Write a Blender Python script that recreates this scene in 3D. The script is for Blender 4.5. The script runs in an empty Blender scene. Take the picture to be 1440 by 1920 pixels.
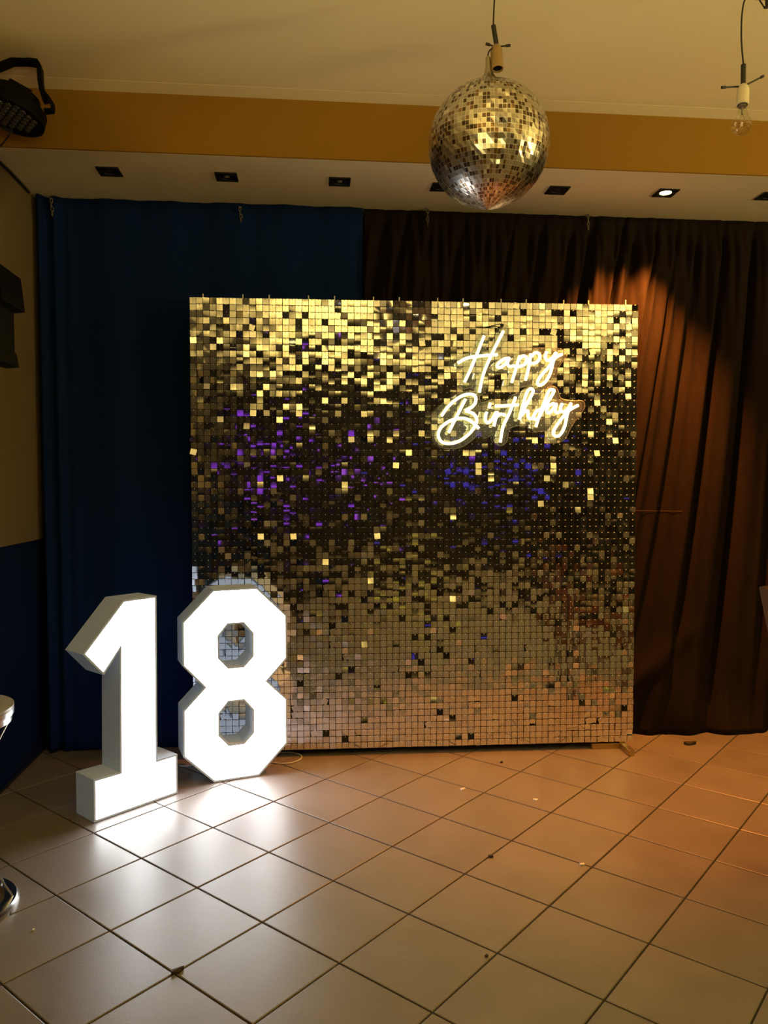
import bpy, bmesh, math, random
from mathutils import Vector, Matrix
from mathutils.geometry import tessellate_polygon
random.seed(18)
S = bpy.context.scene
COL = S.collection

# ------------------------------------------------------------------ camera
EYE = 1.2865
PITCH, YAW, FPX = 0.03753, math.radians(5.25), 1451.7
cd = bpy.data.cameras.new('camera'); cam = bpy.data.objects.new('camera', cd); COL.objects.link(cam)
cd.sensor_fit = 'VERTICAL'; cd.sensor_height = 36; cd.lens = 36 * FPX / 1920
cd.clip_start = .05
cam.location = (0, 0, EYE); cam.rotation_euler = (math.pi / 2 - PITCH, 0, -YAW)
S.camera = cam

# ------------------------------------------------------------------ world, lights, exposure
S.view_settings.view_transform = 'Standard'; S.view_settings.look = 'None'
S.view_settings.gamma = 1; S.view_settings.use_curve_mapping = False
S.view_settings.exposure = 0.0
w = bpy.data.worlds.new('world'); S.world = w; w.use_nodes = True
w.node_tree.nodes['Background'].inputs[0].default_value = (.02, .016, .012, 1)
w.node_tree.nodes['Background'].inputs[1].default_value = .2

def light(name, kind, loc, power, color, target=None, **k):
    d = bpy.data.lights.new(name, kind); o = bpy.data.objects.new(name, d); COL.objects.link(o)
    d.energy = power; d.color = color; o.location = loc
    for a, v in k.items(): setattr(d, a, v)
    if target is not None:
        o.rotation_euler = (Vector(target) - Vector(loc)).to_track_quat('-Z', 'Y').to_euler()
    return o
WARM = (1, .77, .26)
# unseen lights added behind the camera to wash the ceiling
for x, y, p in ((2.9, -.5, 32), (.3, -1.6, 30), (2.2, -3.0, 30)):
    light('added_ceiling_wash', 'AREA', (x, y, 2.16), p, WARM, (x, y, 3), shape='DISK', size=1.1)
light('added_side_wash', 'AREA', (3.85, 1.1, 1.75), 118, WARM, (3.6, 1.1, 3), shape='DISK', size=.3)  # unseen light added on the right to brighten the ceiling
light('added_ceiling_wash', 'AREA', (.2, .45, 1.9), 48, WARM, (.2, .45, 3), shape='DISK', size=1.3)  # unseen light added overhead to lift the middle of the ceiling
# party lamps at the far end, seen in the sequins
light('purple_lamp', 'AREA', (-1.1, -4.4, 1.45), .5, (.45, .08, 1), (-.6, 3.6, 1.3), shape='RECTANGLE', size=1.3, size_y=.16)
light('blue_lamp', 'AREA', (2.4, -4.4, 1.45), .22, (.12, .08, 1), (1, 3.6, 1.3), shape='RECTANGLE', size=1.1, size_y=.16)
light('violet_lamp', 'AREA', (.5, -4.4, 1.5), .12, (.6, .12, 1), (.3, 3.6, 1.3), shape='RECTANGLE', size=.3, size_y=.12)
light('yellow_standin', 'AREA', (.9, -.9, .12), .05, (1, .85, .03), (.9, 3.6, .3), shape='RECTANGLE', size=.7, size_y=.05)  # added glow standing in for small yellow objects mirrored in the sequins

# ------------------------------------------------------------------ helpers
def ray(px, py):
    x = (px - 720) / FPX; u = -(py - 960) / FPX
    c, s = math.cos(PITCH), math.sin(PITCH)
    X, Y, Z = x, c + u * s, -s + u * c
    c, s = math.cos(YAW), math.sin(YAW)
    return Vector((X * c + Y * s, -X * s + Y * c, Z))
def P(px, py, y):                      # the point at room depth y seen along that direction
    d = ray(px, py) ; d = d * (y / d.y)
    return Vector((d.x, d.y, d.z + EYE))
def PX(px, py, x):
    d = ray(px, py); d = d * (x / d.x); return Vector((d.x, d.y, d.z + EYE))
def PZ(px, py, z=0.):
    d = ray(px, py); d = d * ((z - EYE) / d.z); return Vector((d.x, d.y, z))

def mat(name, color=(.5, .5, .5), rough=.5, metal=0., emit=None, strength=0., **k):
    m = bpy.data.materials.new(name); m.use_nodes = True
    b = m.node_tree.nodes['Principled BSDF']
    b.inputs['Base Color'].default_value = (*color, 1); b.inputs['Roughness'].default_value = rough
    b.inputs['Metallic'].default_value = metal
    if emit: b.inputs['Emission Color'].default_value = (*emit, 1); b.inputs['Emission Strength'].default_value = strength
    for n, v in k.items(): b.inputs[n.replace('_', ' ')].default_value = v
    return m
def nd(m, t, **k):
    n = m.node_tree.nodes.new(t)
    for a, v in k.items(): setattr(n, a, v)
    return n
def lk(m, a, b): m.node_tree.links.new(a, b)
def bsdf(m): return m.node_tree.nodes['Principled BSDF']
def vary(m, c1, c2, scale=6, coord='Object', detail=4, bump=0., bscale=80, stretch=None, rough=None):
    t = nd(m, 'ShaderNodeTexCoord'); n = nd(m, 'ShaderNodeTexNoise'); src = t.outputs[coord]
    if stretch:
        mp = nd(m, 'ShaderNodeMapping'); mp.inputs['Scale'].default_value = stretch; lk(m, src, mp.inputs[0]); src = mp.outputs[0]
    n.inputs['Scale'].default_value = scale; n.inputs['Detail'].default_value = detail
    lk(m, src, n.inputs['Vector'])
    r = nd(m, 'ShaderNodeValToRGB'); r.color_ramp.elements[0].color = (*c1, 1); r.color_ramp.elements[1].color = (*c2, 1)
    r.color_ramp.elements[0].position = .3; r.color_ramp.elements[1].position = .7
    lk(m, n.outputs[0], r.inputs[0]); lk(m, r.outputs[0], bsdf(m).inputs['Base Color'])
    if rough:
        mr = nd(m, 'ShaderNodeMapRange'); mr.inputs[3].default_value, mr.inputs[4].default_value = rough
        lk(m, n.outputs[0], mr.inputs[0]); lk(m, mr.outputs[0], bsdf(m).inputs['Roughness'])
    if bump:
        n2 = nd(m, 'ShaderNodeTexNoise'); n2.inputs['Scale'].default_value = bscale; lk(m, src, n2.inputs['Vector'])
        bp = nd(m, 'ShaderNodeBump'); bp.inputs['Strength'].default_value = bump; bp.inputs['Distance'].default_value = .01
        lk(m, n2.outputs[0], bp.inputs['Height']); lk(m, bp.outputs[0], bsdf(m).inputs['Normal'])
    return m

def bm_new(): return bmesh.new()
def obj(name, bm, m, parent=None, smooth=False, loc=None):
    me = bpy.data.meshes.new(name); bmesh.ops.recalc_face_normals(bm, faces=bm.faces); bm.to_mesh(me); bm.free()
    if isinstance(m, (list, tuple)):
        for x in m: me.materials.append(x)
    else: me.materials.append(m)
    if smooth:
        me.polygons.foreach_set('use_smooth', [True] * len(me.polygons)); me.update()
        try: me.set_sharp_from_angle(angle=math.radians(40))
        except Exception: pass
    o = bpy.data.objects.new(name, me); COL.objects.link(o)
    if loc is not None: o.location = loc
    if parent: o.parent = parent
    return o
def tag(o, label=None, cat=None, group=None, kind=None):
    for k, v in (('label', label), ('category', cat), ('group', group), ('kind', kind)):
        if v: o[k] = v
    return o
def empty(name, loc, label, cat, group=None, rz=0):
    o = bpy.data.objects.new(name, None); COL.objects.link(o); o.location = loc; o.rotation_euler.z = rz
    o.empty_display_size = .05
    return tag(o, label, cat, group)
def box(bm, lo, hi, M=None, bev=0.):
    c = [(a + b) / 2 for a, b in zip(lo, hi)]; s = [abs(b - a) for a, b in zip(lo, hi)]
    r = bmesh.ops.create_cube(bm, size=1, matrix=Matrix.Translation(c) @ Matrix.Diagonal((*s, 1)))
    vs = r['verts']
    if bev:
        es = list({e for v in vs for e in v.link_edges})
        r = bmesh.ops.bevel(bm, geom=es, offset=bev, segments=2, affect='EDGES', profile=.6)
        vs = list({v for f in r['faces'] for v in f.verts} | {v for v in vs if v.is_valid})
    if M: bmesh.ops.transform(bm, matrix=M, verts=vs)
    return vs
def tube(bm, pts, r, n=10, caps=True, closed=False):
    pts = [Vector(p) for p in pts]; rings = []; N = len(pts)
    rr = r if isinstance(r, (list, tuple)) else [r] * N
    prev = None
    for i, p in enumerate(pts):
        if closed: t = pts[(i + 1) % N] - pts[i - 1]
        else: t = pts[min(i + 1, N - 1)] - pts[max(i - 1, 0)]
        t.normalize()
        if prev is None:
            a = Vector((0, 0, 1)) if abs(t.z) < .9 else Vector((1, 0, 0))
            nn = t.cross(a).normalized()
        else:
            nn = prev - t * prev.dot(t)
            nn = nn.normalized() if nn.length > 1e-6 else t.orthogonal().normalized()
        prev = nn; b = t.cross(nn)
        rings.append([bm.verts.new(p + (nn * math.cos(k * 2 * math.pi / n) + b * math.sin(k * 2 * math.pi / n)) * rr[i]) for k in range(n)])
    for i in range(N if closed else N - 1):
        A, B = rings[i], rings[(i + 1) % N]
        for k in range(n): bm.faces.new((A[k], A[(k + 1) % n], B[(k + 1) % n], B[k]))
    if caps and not closed:
        bm.faces.new(rings[0][::-1]); bm.faces.new(rings[-1])
def lathe(bm, prof, n=32, M=None):      # prof: (radius, z)
    rings = []; vs = []
    for r, z in prof:
        if r < 1e-6: ring = [bm.verts.new((0, 0, z))]
        else: ring = [bm.verts.new((r * math.cos(k * 2 * math.pi / n), r * math.sin(k * 2 * math.pi / n), z)) for k in range(n)]
        rings.append(ring); vs += ring
    for A, B in zip(rings, rings[1:]):
        for k in range(n):
            k2 = (k + 1) % n
            if len(A) == 1 and len(B) == 1: continue
            if len(A) == 1: bm.faces.new((A[0], B[k2], B[k]))
            elif len(B) == 1: bm.faces.new((A[k], A[k2], B[0]))
            else: bm.faces.new((A[k], A[k2], B[k2], B[k]))
    if M: bmesh.ops.transform(bm, matrix=M, verts=vs)
    return vs
def spline(pts, n=6, closed=False):
    pts = [Vector(p) for p in pts]; out = []; N = len(pts)
    for i in range(N if closed else N - 1):
        g = lambda j: pts[j % N] if closed else pts[max(0, min(N - 1, j))]
        p0, p1, p2, p3 = g(i - 1), g(i), g(i + 1), g(i + 2)
        for k in range(n):
            t = k / n
            out.append(.5 * ((2 * p1) + (p2 - p0) * t + (2 * p0 - 5 * p1 + 4 * p2 - p3) * t * t + (3 * p1 - p0 - 3 * p2 + p3) * t ** 3))
    if not closed: out.append(pts[-1])
    return out
def align(d, loc):                      # matrix taking +Z to d
    return Matrix.Translation(loc) @ Vector(d).to_track_quat('Z', 'Y').to_matrix().to_4x4()
def inset(poly, d):                     # mitred offset towards the inside of a counter-clockwise loop
    out = []; n = len(poly)
    for i in range(n):
        a, b, c = Vector(poly[i - 1]), Vector(poly[i]), Vector(poly[(i + 1) % n])
        e1, e2 = (b - a).normalized(), (c - b).normalized()
        n1, n2 = Vector((-e1.y, e1.x)), Vector((-e2.y, e2.x))
        m = n1 + n2; out.append(b + m * (d / max(.25, m.dot(n1))))
    return out
def fill_prism(bm, loops, y0, y1, T=lambda u, v, y: Vector((u, y, v))):   # filled plate with holes
    flat = [p for L in loops for p in L]
    tris = tessellate_polygon([[Vector((p[0], p[1], 0)) for p in L] for L in loops])
    A = [bm.verts.new(T(p[0], p[1], y0)) for p in flat]; B = [bm.verts.new(T(p[0], p[1], y1)) for p in flat]
    for t in tris:
        bm.faces.new([A[i] for i in t]); bm.faces.new([B[i] for i in t][::-1])
    k = 0
    for L in loops:
        n = len(L)
        for i in range(n):
            a, b = k + i, k + (i + 1) % n
            bm.faces.new((A[a], A[b], B[b], B[a]))
        k += n

# ------------------------------------------------------------------ room dimensions
XL, XR, YB, YF, ZC = -1.29, 4.2, 3.93, -4.6, 2.86
ZS, YS = 2.619, 3.247                   # soffit underside and its front edge
YCUR = 3.745

# ------------------------------------------------------------------ materials of the setting
m_grout = vary(mat('grout', rough=.9), (.018, .015, .013), (.03, .026, .022), 30)
m_tile = mat('floor_tile', rough=.36)
t = nd(m_tile, 'ShaderNodeTexCoord'); g = nd(m_tile, 'ShaderNodeNewGeometry')
n1 = nd(m_tile, 'ShaderNodeTexNoise'); n1.inputs['Scale'].default_value = 5; n1.inputs['Detail'].default_value = 6
lk(m_tile, g.outputs['Position'], n1.inputs['Vector'])
n2 = nd(m_tile, 'ShaderNodeTexNoise'); n2.inputs['Scale'].default_value = 260; n2.inputs['Detail'].default_value = 2
lk(m_tile, g.outputs['Position'], n2.inputs['Vector'])
oi = nd(m_tile, 'ShaderNodeObjectInfo')
r1 = nd(m_tile, 'ShaderNodeValToRGB'); r1.color_ramp.elements[0].position = .3; r1.color_ramp.elements[1].position = .72
r1.color_ramp.elements[0].color = (.175, .146, .132, 1); r1.color_ramp.elements[1].color = (.215, .182, .166, 1)
lk(m_tile, n1.outputs[0], r1.inputs[0])
r2 = nd(m_tile, 'ShaderNodeValToRGB'); r2.color_ramp.elements[0].position = .28; r2.color_ramp.elements[1].position = .42
r2.color_ramp.elements[0].color = (.72, .7, .68, 1); r2.color_ramp.elements[1].color = (1, 1, 1, 1)
lk(m_tile, n2.outputs[0], r2.inputs[0])
mx = nd(m_tile, 'ShaderNodeMix', data_type='RGBA', blend_type='MULTIPLY'); mx.inputs[0].default_value = .8
lk(m_tile, r1.outputs[0], mx.inputs[6]); lk(m_tile, r2.outputs[0], mx.inputs[7])
hs = nd(m_tile, 'ShaderNodeHueSaturation'); mr = nd(m_tile, 'ShaderNodeMapRange'); mr.inputs[3].default_value = .93; mr.inputs[4].default_value = 1.07
lk(m_tile, oi.outputs['Random'], mr.inputs[0]); lk(m_tile, mr.outputs[0], hs.inputs['Value']); lk(m_tile, mx.outputs[2], hs.inputs['Color'])
lk(m_tile, hs.outputs[0], bsdf(m_tile).inputs['Base Color'])
mr2 = nd(m_tile, 'ShaderNodeMapRange'); mr2.inputs[3].default_value = .3; mr2.inputs[4].default_value = .44
lk(m_tile, n1.outputs[0], mr2.inputs[0]); lk(m_tile, mr2.outputs[0], bsdf(m_tile).inputs['Roughness'])
bp = nd(m_tile, 'ShaderNodeBump'); bp.inputs['Strength'].default_value = .08; bp.inputs['Distance'].default_value = .004
lk(m_tile, n2.outputs[0], bp.inputs['Height']); lk(m_tile, bp.outputs[0], bsdf(m_tile).inputs['Normal'])

m_ceil = vary(mat('cream_ceiling', rough=.85), (.70, .60, .38), (.74, .64, .41), 1.5, bump=.05)
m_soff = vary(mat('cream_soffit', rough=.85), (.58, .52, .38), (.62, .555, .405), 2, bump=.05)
m_fascia = vary(mat('mustard_paint', rough=.8), (.255, .122, .001), (.275, .132, .0015), 2, bump=.05)
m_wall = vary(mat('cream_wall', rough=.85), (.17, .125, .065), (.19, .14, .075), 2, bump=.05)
m_dado = vary(mat('glare_blue_dado', rough=.7), (.003, .012, .06), (.0035, .014, .07), 3)  # dark lower wall; blue glare around the numbers put into its colour
m_dark = vary(mat('dark_rear_wall', rough=.9), (.022, .016, .014), (.035, .026, .022), 1.2)

# ------------------------------------------------------------------ floor and its tiles
PITCHT = .306
be = YAW; psi = -0.682894454 - be
o2 = Vector((.384393751, 6.002869)) * PITCHT
ORG = Vector((o2.x * math.cos(be) + o2.y * math.sin(be), -o2.x * math.sin(be) + o2.y * math.cos(be)))
ea, eb = Vector((math.cos(psi), math.sin(psi))), Vector((-math.sin(psi), math.cos(psi)))
b = bm_new(); box(b, (XL - .1, YF - .1, -.08), (XR + .1, YB + .1, -.004)); floor = obj('floor', b, m_grout); tag(floor, kind='structure')
def clip(poly, lo, hi):
    for ax, v, sg in ((0, lo[0], 1), (0, hi[0], -1), (1, lo[1], 1), (1, hi[1], -1)):
        out = []
        for i in range(len(poly)):
            p, q = poly[i - 1], poly[i]; a, c = (p[ax] - v) * sg, (q[ax] - v) * sg
            if (a < 0) != (c < 0): out.append(p + (q - p) * (a / (a - c)))
            if c >= 0: out.append(q)
        poly = out
        if not poly: return []
    return poly
def slab(bm, poly, z0=-.004, z1=0., ch=.0022):
    inn = inset(poly, ch)
    A = [bm.verts.new((*p, z0)) for p in poly]; B = [bm.verts.new((*p, z1 - .0012)) for p in poly]; C = [bm.verts.new((*p, z1)) for p in inn]
    n = len(poly)
    for i in range(n):
        j = (i + 1) % n
        bm.faces.new((A[i], A[j], B[j], B[i])); bm.faces.new((B[i], B[j], C[j], C[i]))
    bm.faces.new(C)
H2 = (PITCHT - .0055) / 2
full = None; rest = bm_new(); ntile = 0
for i in range(-30, 31):
    for j in range(-36, 31):
        c = ORG + ea * ((i + .5) * PITCHT) + eb * ((j + .5) * PITCHT)
        sq = [c - ea * H2 - eb * H2, c + ea * H2 - eb * H2, c + ea * H2 + eb * H2, c - ea * H2 + eb * H2]
        cl = clip(sq, (XL, YF), (XR, YB))
        if len(cl) < 3: continue
        ar = abs(sum(cl[k - 1].x * cl[k].y - cl[k].x * cl[k - 1].y for k in range(len(cl)))) / 2
        if ar < .00015: continue
        if c.y < 1.2 or c.x > 2.9:
            slab(rest, cl, ch=.0022 if ar > .01 else .0004); continue
        ntile += 1
        if ar > .995 * 4 * H2 * H2:
            if full is None:
                bm = bm_new(); slab(bm, [p - c for p in sq]); full = obj('floor_tile', bm, m_tile, floor); o = full
            else:
                o = full.copy(); COL.objects.link(o); o.parent = floor
            o.location = (c.x, c.y, random.uniform(-.0004, 0)); 
        else:
            ctr = sum(cl, Vector((0, 0))) / len(cl)
            keep = [p - ctr for k, p in enumerate(cl) if (p - cl[k - 1]).length > .0015]
            if len(keep) < 3: continue
            bm = bm_new(); slab(bm, keep, ch=.0022 if ar > .01 else .0004); obj('floor_tile', bm, m_tile, floor, loc=(ctr.x, ctr.y, 0))
tag(obj('floor_tile', rest, m_tile, floor), kind='stuff')

# ------------------------------------------------------------------ walls, ceiling, beam
def struct(name, lo, hi, m):
    b = bm_new(); box(b, lo, hi); return tag(obj(name, b, m), kind='structure')
struct('ceiling', (XL - .1, YF - .1, ZC), (XR + .1, YB + .1, ZC + .1), m_ceil)
struct('wall_back', (XL - .1, YB, 0), (XR + .1, YB + .1, ZC), m_dark)
struct('wall_front', (XL - .1, YF - .1, 0), (XR + .1, YF, ZC), m_dark)
struct('wall_right', (XR, YF, 0), (XR + .1, YB, ZC), m_dark)
ZD = 1.02
struct('wall_left', (XL - .1, .6, ZD), (XL, YB, ZC), m_wall)
struct('wall_rear_left', (XL - .1, YF, ZD), (XL, .6, ZC), m_dark)
struct('trim_1', (XL - .1, YF, 0), (XL - .014, YB, ZD), m_dado)                 # dark lower wall, set back
b = bm_new(); box(b, (XL, YS + .012, ZS), (XR, YB, ZC)); tag(obj('trim_2', b, m_soff), kind='structure')   # dropped beam
b = bm_new(); box(b, (XL, YS, ZS + .001), (XR, YS + .012, ZC)); tag(obj('trim_3', b, m_fascia), kind='structure')  # its painted front
b = bm_new()
vv = [[b.verts.new((x, y, z)) for y, z in ((YS - .075, ZC - .0008), (YS, ZC - .008), (YS, ZC), (YS - .075, ZC))] for x in (XL, XR)]
for k in range(4): b.faces.new((vv[0][k], vv[0][(k + 1) % 4], vv[1][(k + 1) % 4], vv[1][k]))
b.faces.new(vv[0]); b.faces.new(vv[1]); tag(obj('trim_4', b, m_ceil), kind='structure')  # flat cornice strip

# ------------------------------------------------------------------ curtains
m_glare = vary(mat('glare_blue_cloth', rough=.95), (.0035, .016, .085), (.004, .018, .095), 40, stretch=(1, 1, .2), bump=.15, bscale=300)  # black cloth with the blue lens glare of the numbers in its colour
m_black = vary(mat('black_cloth', rough=.95), (.011, .0066, .005), (.015, .009, .0065), 40, stretch=(1, 1, .2), bump=.15, bscale=300)
bsdf(m_black).inputs['Sheen Weight'].default_value = 0.; bsdf(m_black).inputs['Specular IOR Level'].default_value = .12; bsdf(m_glare).inputs['Specular IOR Level'].default_value = .12; bsdf(m_dado).inputs['Specular IOR Level'].default_value = .15; bsdf(m_black).inputs['Sheen Roughness'].default_value = .5
def sheet(name, m, x0, x1, nx, nz, fy, fx=lambda x, z: x, parent=None, z0=.004, z1=ZS - .002):
    b = bm_new(); th = .003; V = []
    for k in range(nz + 1):
        q = k / nz; z = z0 + (z1 - z0) * q
        row = []
        for i in range(nx + 1):
            x = x0 + (x1 - x0) * i / nx
            row.append(b.verts.new((fx(x, z), fy(x, z), z)))
        V.append(row)
    for k in range(nz):
        for i in range(nx): b.faces.new((V[k][i], V[k][i + 1], V[k + 1][i + 1], V[k + 1][i]))
    o = obj(name, b, m, parent, smooth=False); o.data.polygons.foreach_set('use_smooth', [True] * len(o.data.polygons))
    sm = o.modifiers.new('thickness', 'SOLIDIFY'); sm.thickness = th; sm.offset = 1
    return o
def fy_left(x, z):
    f = .010 * (1 if z < 2.5 else .3) * math.sin(x * 9 + .4) + .006 * math.sin(x * 23 + z * .5)
    e = math.exp(-((x - XL) / .10) ** 2)                 # the stacked edge at the wall corner
    f += e * (.03 * math.sin((x - XL) * 95 + z * .6) - .02)
    top = max(0, (z - 2.3) / .3)
    f += .0025 * top * math.sin(x * 60)
    return YCUR + .045 + f
FR = [random.uniform(0, 6.28) for _ in range(12)]
GR = []; _p = .1; _r = random.Random(3)
while _p < 4.6:
    GR.append((_p, _r.uniform(.02, .075), _r.uniform(.008, .022))); _p += _r.uniform(.05, .17)
def fy_right(x, z):
    t = max(0., min(1., (2.5 - z) / 2.5))
    s = x + .17 * (2.45 - z) * max(.15, 1 - max(0, x - 1.5) * .9)
    wv = .5 + .5 * math.sin(s * 21 + FR[0] + 1.2 * math.sin(s * 5))
    wide = wv ** 1.4
    hd = 1 - .88 * max(0, min(1, (z - 2.45) / .15))
    f = -.050 * hd * wide * (.55 + .45 * t)
    f += -.030 * hd * (.5 + .5 * math.sin(s * 47 + FR[1] + 2 * math.sin(s * 3.1)))
    for gp_, gd, gw in GR:
        q_ = (s - gp_) / gw
        if -3 < q_ < 3: f += gd * hd * math.exp(-q_ * q_) * min(1, .3 + z)
    up = max(0, min(1, (z - 1.9) / .55))
    f += -.02 * hd * up * abs(math.sin(x * 62 + .8 * math.sin(x * 9)))
    low = max(0, (.42 - z) / .42)
    f += low * low * (-.03 * math.sin(s * 14 + z * 9 + 1) - .02)
    # swept hem: folds drawn across to the left near the floor
    d = (x - 1.55) * .8 + (z - .22) * -.9
    f += -.035 * math.exp(-(d / .06) ** 2) * max(0, min(1, (.62 - z) / .3)) * math.exp(-((x - 1.75) / .35) ** 2)
    d2 = (x - 1.4) * .8 + (z - .10) * -1.1
    f += -.03 * math.exp(-(d2 / .05) ** 2) * max(0, min(1, (.4 - z) / .25)) * math.exp(-((x - 1.6) / .3) ** 2)
    return YCUR + .065 + f
cl = sheet('curtain', m_glare, XL + .012, .245, 300, 40, fy_left)
tag(cl, 'smooth dark curtain, tinted blue with lens glare, hanging behind the light-up numbers, left of the sequin panel', 'curtain', 'curtains across the far wall')
cr = empty('curtain', (2.2, YCUR, 0), 'black pleated curtain lit orange by the downlight, right of the sequin panel', 'curtain', 'curtains across the far wall')
def child(o, p):
    o.parent = p; o.matrix_parent_inverse = Matrix.Translation(p.location).inverted(); return o
o = sheet('drape', m_black, .252, 4.15, 620, 90, fy_right); child(o, cr)
zs = P(1250, 959, YCUR - .02).z
b = bm_new()
tube(b, [(x, fy_right(x, zs) - .004, zs + .002 * math.sin(x * 9)) for x in [1.535 + i * .0115 for i in range(30)]], .0007, 6)
child(obj('seam_thread', b, mat('thread', (.14, .10, .07), .8)), cr)
tag(cr.children[-1], 'thin pale thread across the cloth')

# ------------------------------------------------------------------ sequin wall
m_seq = mat('mirror_sequin', (.80, .82, .88), .07, 1.)
m_back = mat('black_panel_grid', (.010, .010, .012), .45)
m_pin = mat('pin', (.85, .84, .82), .3)
m_gold = vary(mat('brass_tube', rough=.3, metal=.9), (.42, .32, .14), (.5, .38, .18), 20)
m_frame = mat('black_frame', (.02, .02, .02), .45, .3)
PYAW = math.radians(-1.02)
PO = Vector((-.5565, 3.6305, 0)); pu = Vector((math.cos(PYAW), math.sin(PYAW), 0)); pn = Vector((math.sin(PYAW), -math.cos(PYAW), 0))
ZT = EYE + .8475; N = 70; Q = .03
wall = empty('sequin_wall', PO + pu * 1.05, 'square backdrop panel covered in mirror sequins behind the glowing 8', 'backdrop')
wall.rotation_euler.z = PYAW
# local frame: x along the panel from -1.05, y to the rear, z up
b = bm_new()
pan = None
for i in range(7):
    for j in range(7):
        if pan is None:
            b = bm_new(); box(b, (-.1497, 0, -.1497), (.1497, .006, .1497), bev=.001); pan = obj('backing_panel', b, m_back, wall); o = pan
        else: o = pan.copy(); COL.objects.link(o); o.parent = wall
        o.location = (-1.05 + .15 + .3 * i, .003, ZT - .15 - .3 * j)
b = bm_new()
for x in (-1.02, 0, 1.02): box(b, (x - .0125, .0095, .03), (x + .0125, .034, ZT - .005))
for z in (.06, 1.08, ZT - .03): box(b, (-1.03, .0095, z - .0125), (1.03, .034, z + .0125))
obj('frame', b, m_frame, wall)
for sx in (-1, 1):
    b = bm_new(); x = .985 * sx
    box(b, (x - .02 * 0 - .0, -.115, 0), (x + .028 , .15, .028), bev=.002)
    box(b, (min(x, x - .14 * sx), -.01, .0), (max(x, x - .14 * sx) , .018, .026), bev=.002)
    box(b, (x, .0, .02), (x + .026, .03, .06))
    obj('stand_foot', b, m_gold, wall)

def seq_mesh(bm, T, ky, kx, sm=True):
    # one hanging square: gently bowed face with a rim, 8 + 8 triangles
    h = .0138; V = []
    for r in range(3):
        row = []
        for c in range(3):
            x = (c - 1) * h; z = -.002 - r * h
            y = -ky * (c - 1) ** 2 - kx * (r - 1) ** 2
            row.append(bm.verts.new(T @ Vector((x, y, z))))
        V.append(row)
    for r in range(2):
        for c in range(2): bm.faces.new((V[r + 1][c], V[r + 1][c + 1], V[r][c + 1], V[r][c])).smooth = sm
    border = [V[0][0], V[0][1], V[0][2], V[1][2], V[2][2], V[2][1], V[2][0], V[1][0]]
    back = [bm.verts.new(v.co + T.to_3x3() @ Vector((0, .0006, 0))) for v in border]
    border = [bm.verts.new(v.co) for v in border]
    for k in range(8): bm.faces.new((border[k], border[(k + 1) % 8], back[(k + 1) % 8], back[k]))
rs = random.Random(7)
cells = []
for i in range(N):
    for j in range(N):
        x = -1.05 + Q * (i + .5); z = ZT - Q * j
        wp = PO + pu * (1.05 + x)
        hidden = (i < 16 and j > 44)
        depth = wp.x * math.sin(YAW) + wp.y * math.cos(YAW)
        cells.append((hidden, round(depth, 2), abs(z - EYE), i, j, x, z))
# the 300 largest in view: the left-hand columns
order = sorted(cells, key=lambda c: (c[0], c[3], c[4]))
big = {(c[3], c[4]) for c in order[:300]}
sheetbm = bm_new(); pinbm = bm_new()
for hid, dep, _, i, j, x, z in cells:
    k = rs.random(); sd = 1.4 if k < .64 else (3.6 if k < .92 else 8)
    if j > 50: sd = 1.5 if k < .7 else (4. if k < .93 else 9)
    rx = math.radians(rs.gauss(0, sd)); rz = math.radians(rs.gauss(0, sd * .9)); ry = math.radians(rs.gauss(0, 1.3 if rs.random() < .97 else 14))
    M = Matrix.Translation((x, -.0045 - abs(rs.gauss(0, .0012)), z - .0005)) @ Matrix.Rotation(ry, 4, 'Y') @ Matrix.Rotation(rz, 4, 'Z') @ Matrix.Rotation(rx, 4, 'X')
    ky, kx = rs.gauss(0, .00022), rs.gauss(0, .00028)
    if (i, j) in big:
        b = bm_new(); seq_mesh(b, Matrix.Identity(4), ky, kx); o = obj('sequin', b, m_seq, wall); o.matrix_local = M
        nrm = o.data.polygons[0].normal
    else: seq_mesh(sheetbm, M, ky, kx)
    px, pz = x, z - .0045
    top = pinbm.verts.new((px, -.0105, pz)); rg = [pinbm.verts.new((px + .0024 * a, -.0080, pz + .0024 * c)) for a, c in ((1, 0), (0, 1), (-1, 0), (0, -1))]
    for a in range(4): pinbm.faces.new((top, rg[a], rg[(a + 1) % 4]))
tag(obj('sequin', sheetbm, m_seq, wall), kind='stuff')
tag(obj('sequin_pin', pinbm, m_pin, wall), kind='stuff')
clipm = None
for i in range(7):
    for dx in (.06, .24):
        x = -1.05 + .3 * i + dx
        b = bm_new(); box(b, (-.0025, -.004, -.004), (.0025, .004, .016 if (i, dx) != (6, .24) else .022), bev=.001)
        o = obj('top_clip', b, m_pin, wall); o.location = (x, .002, ZT)

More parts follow.
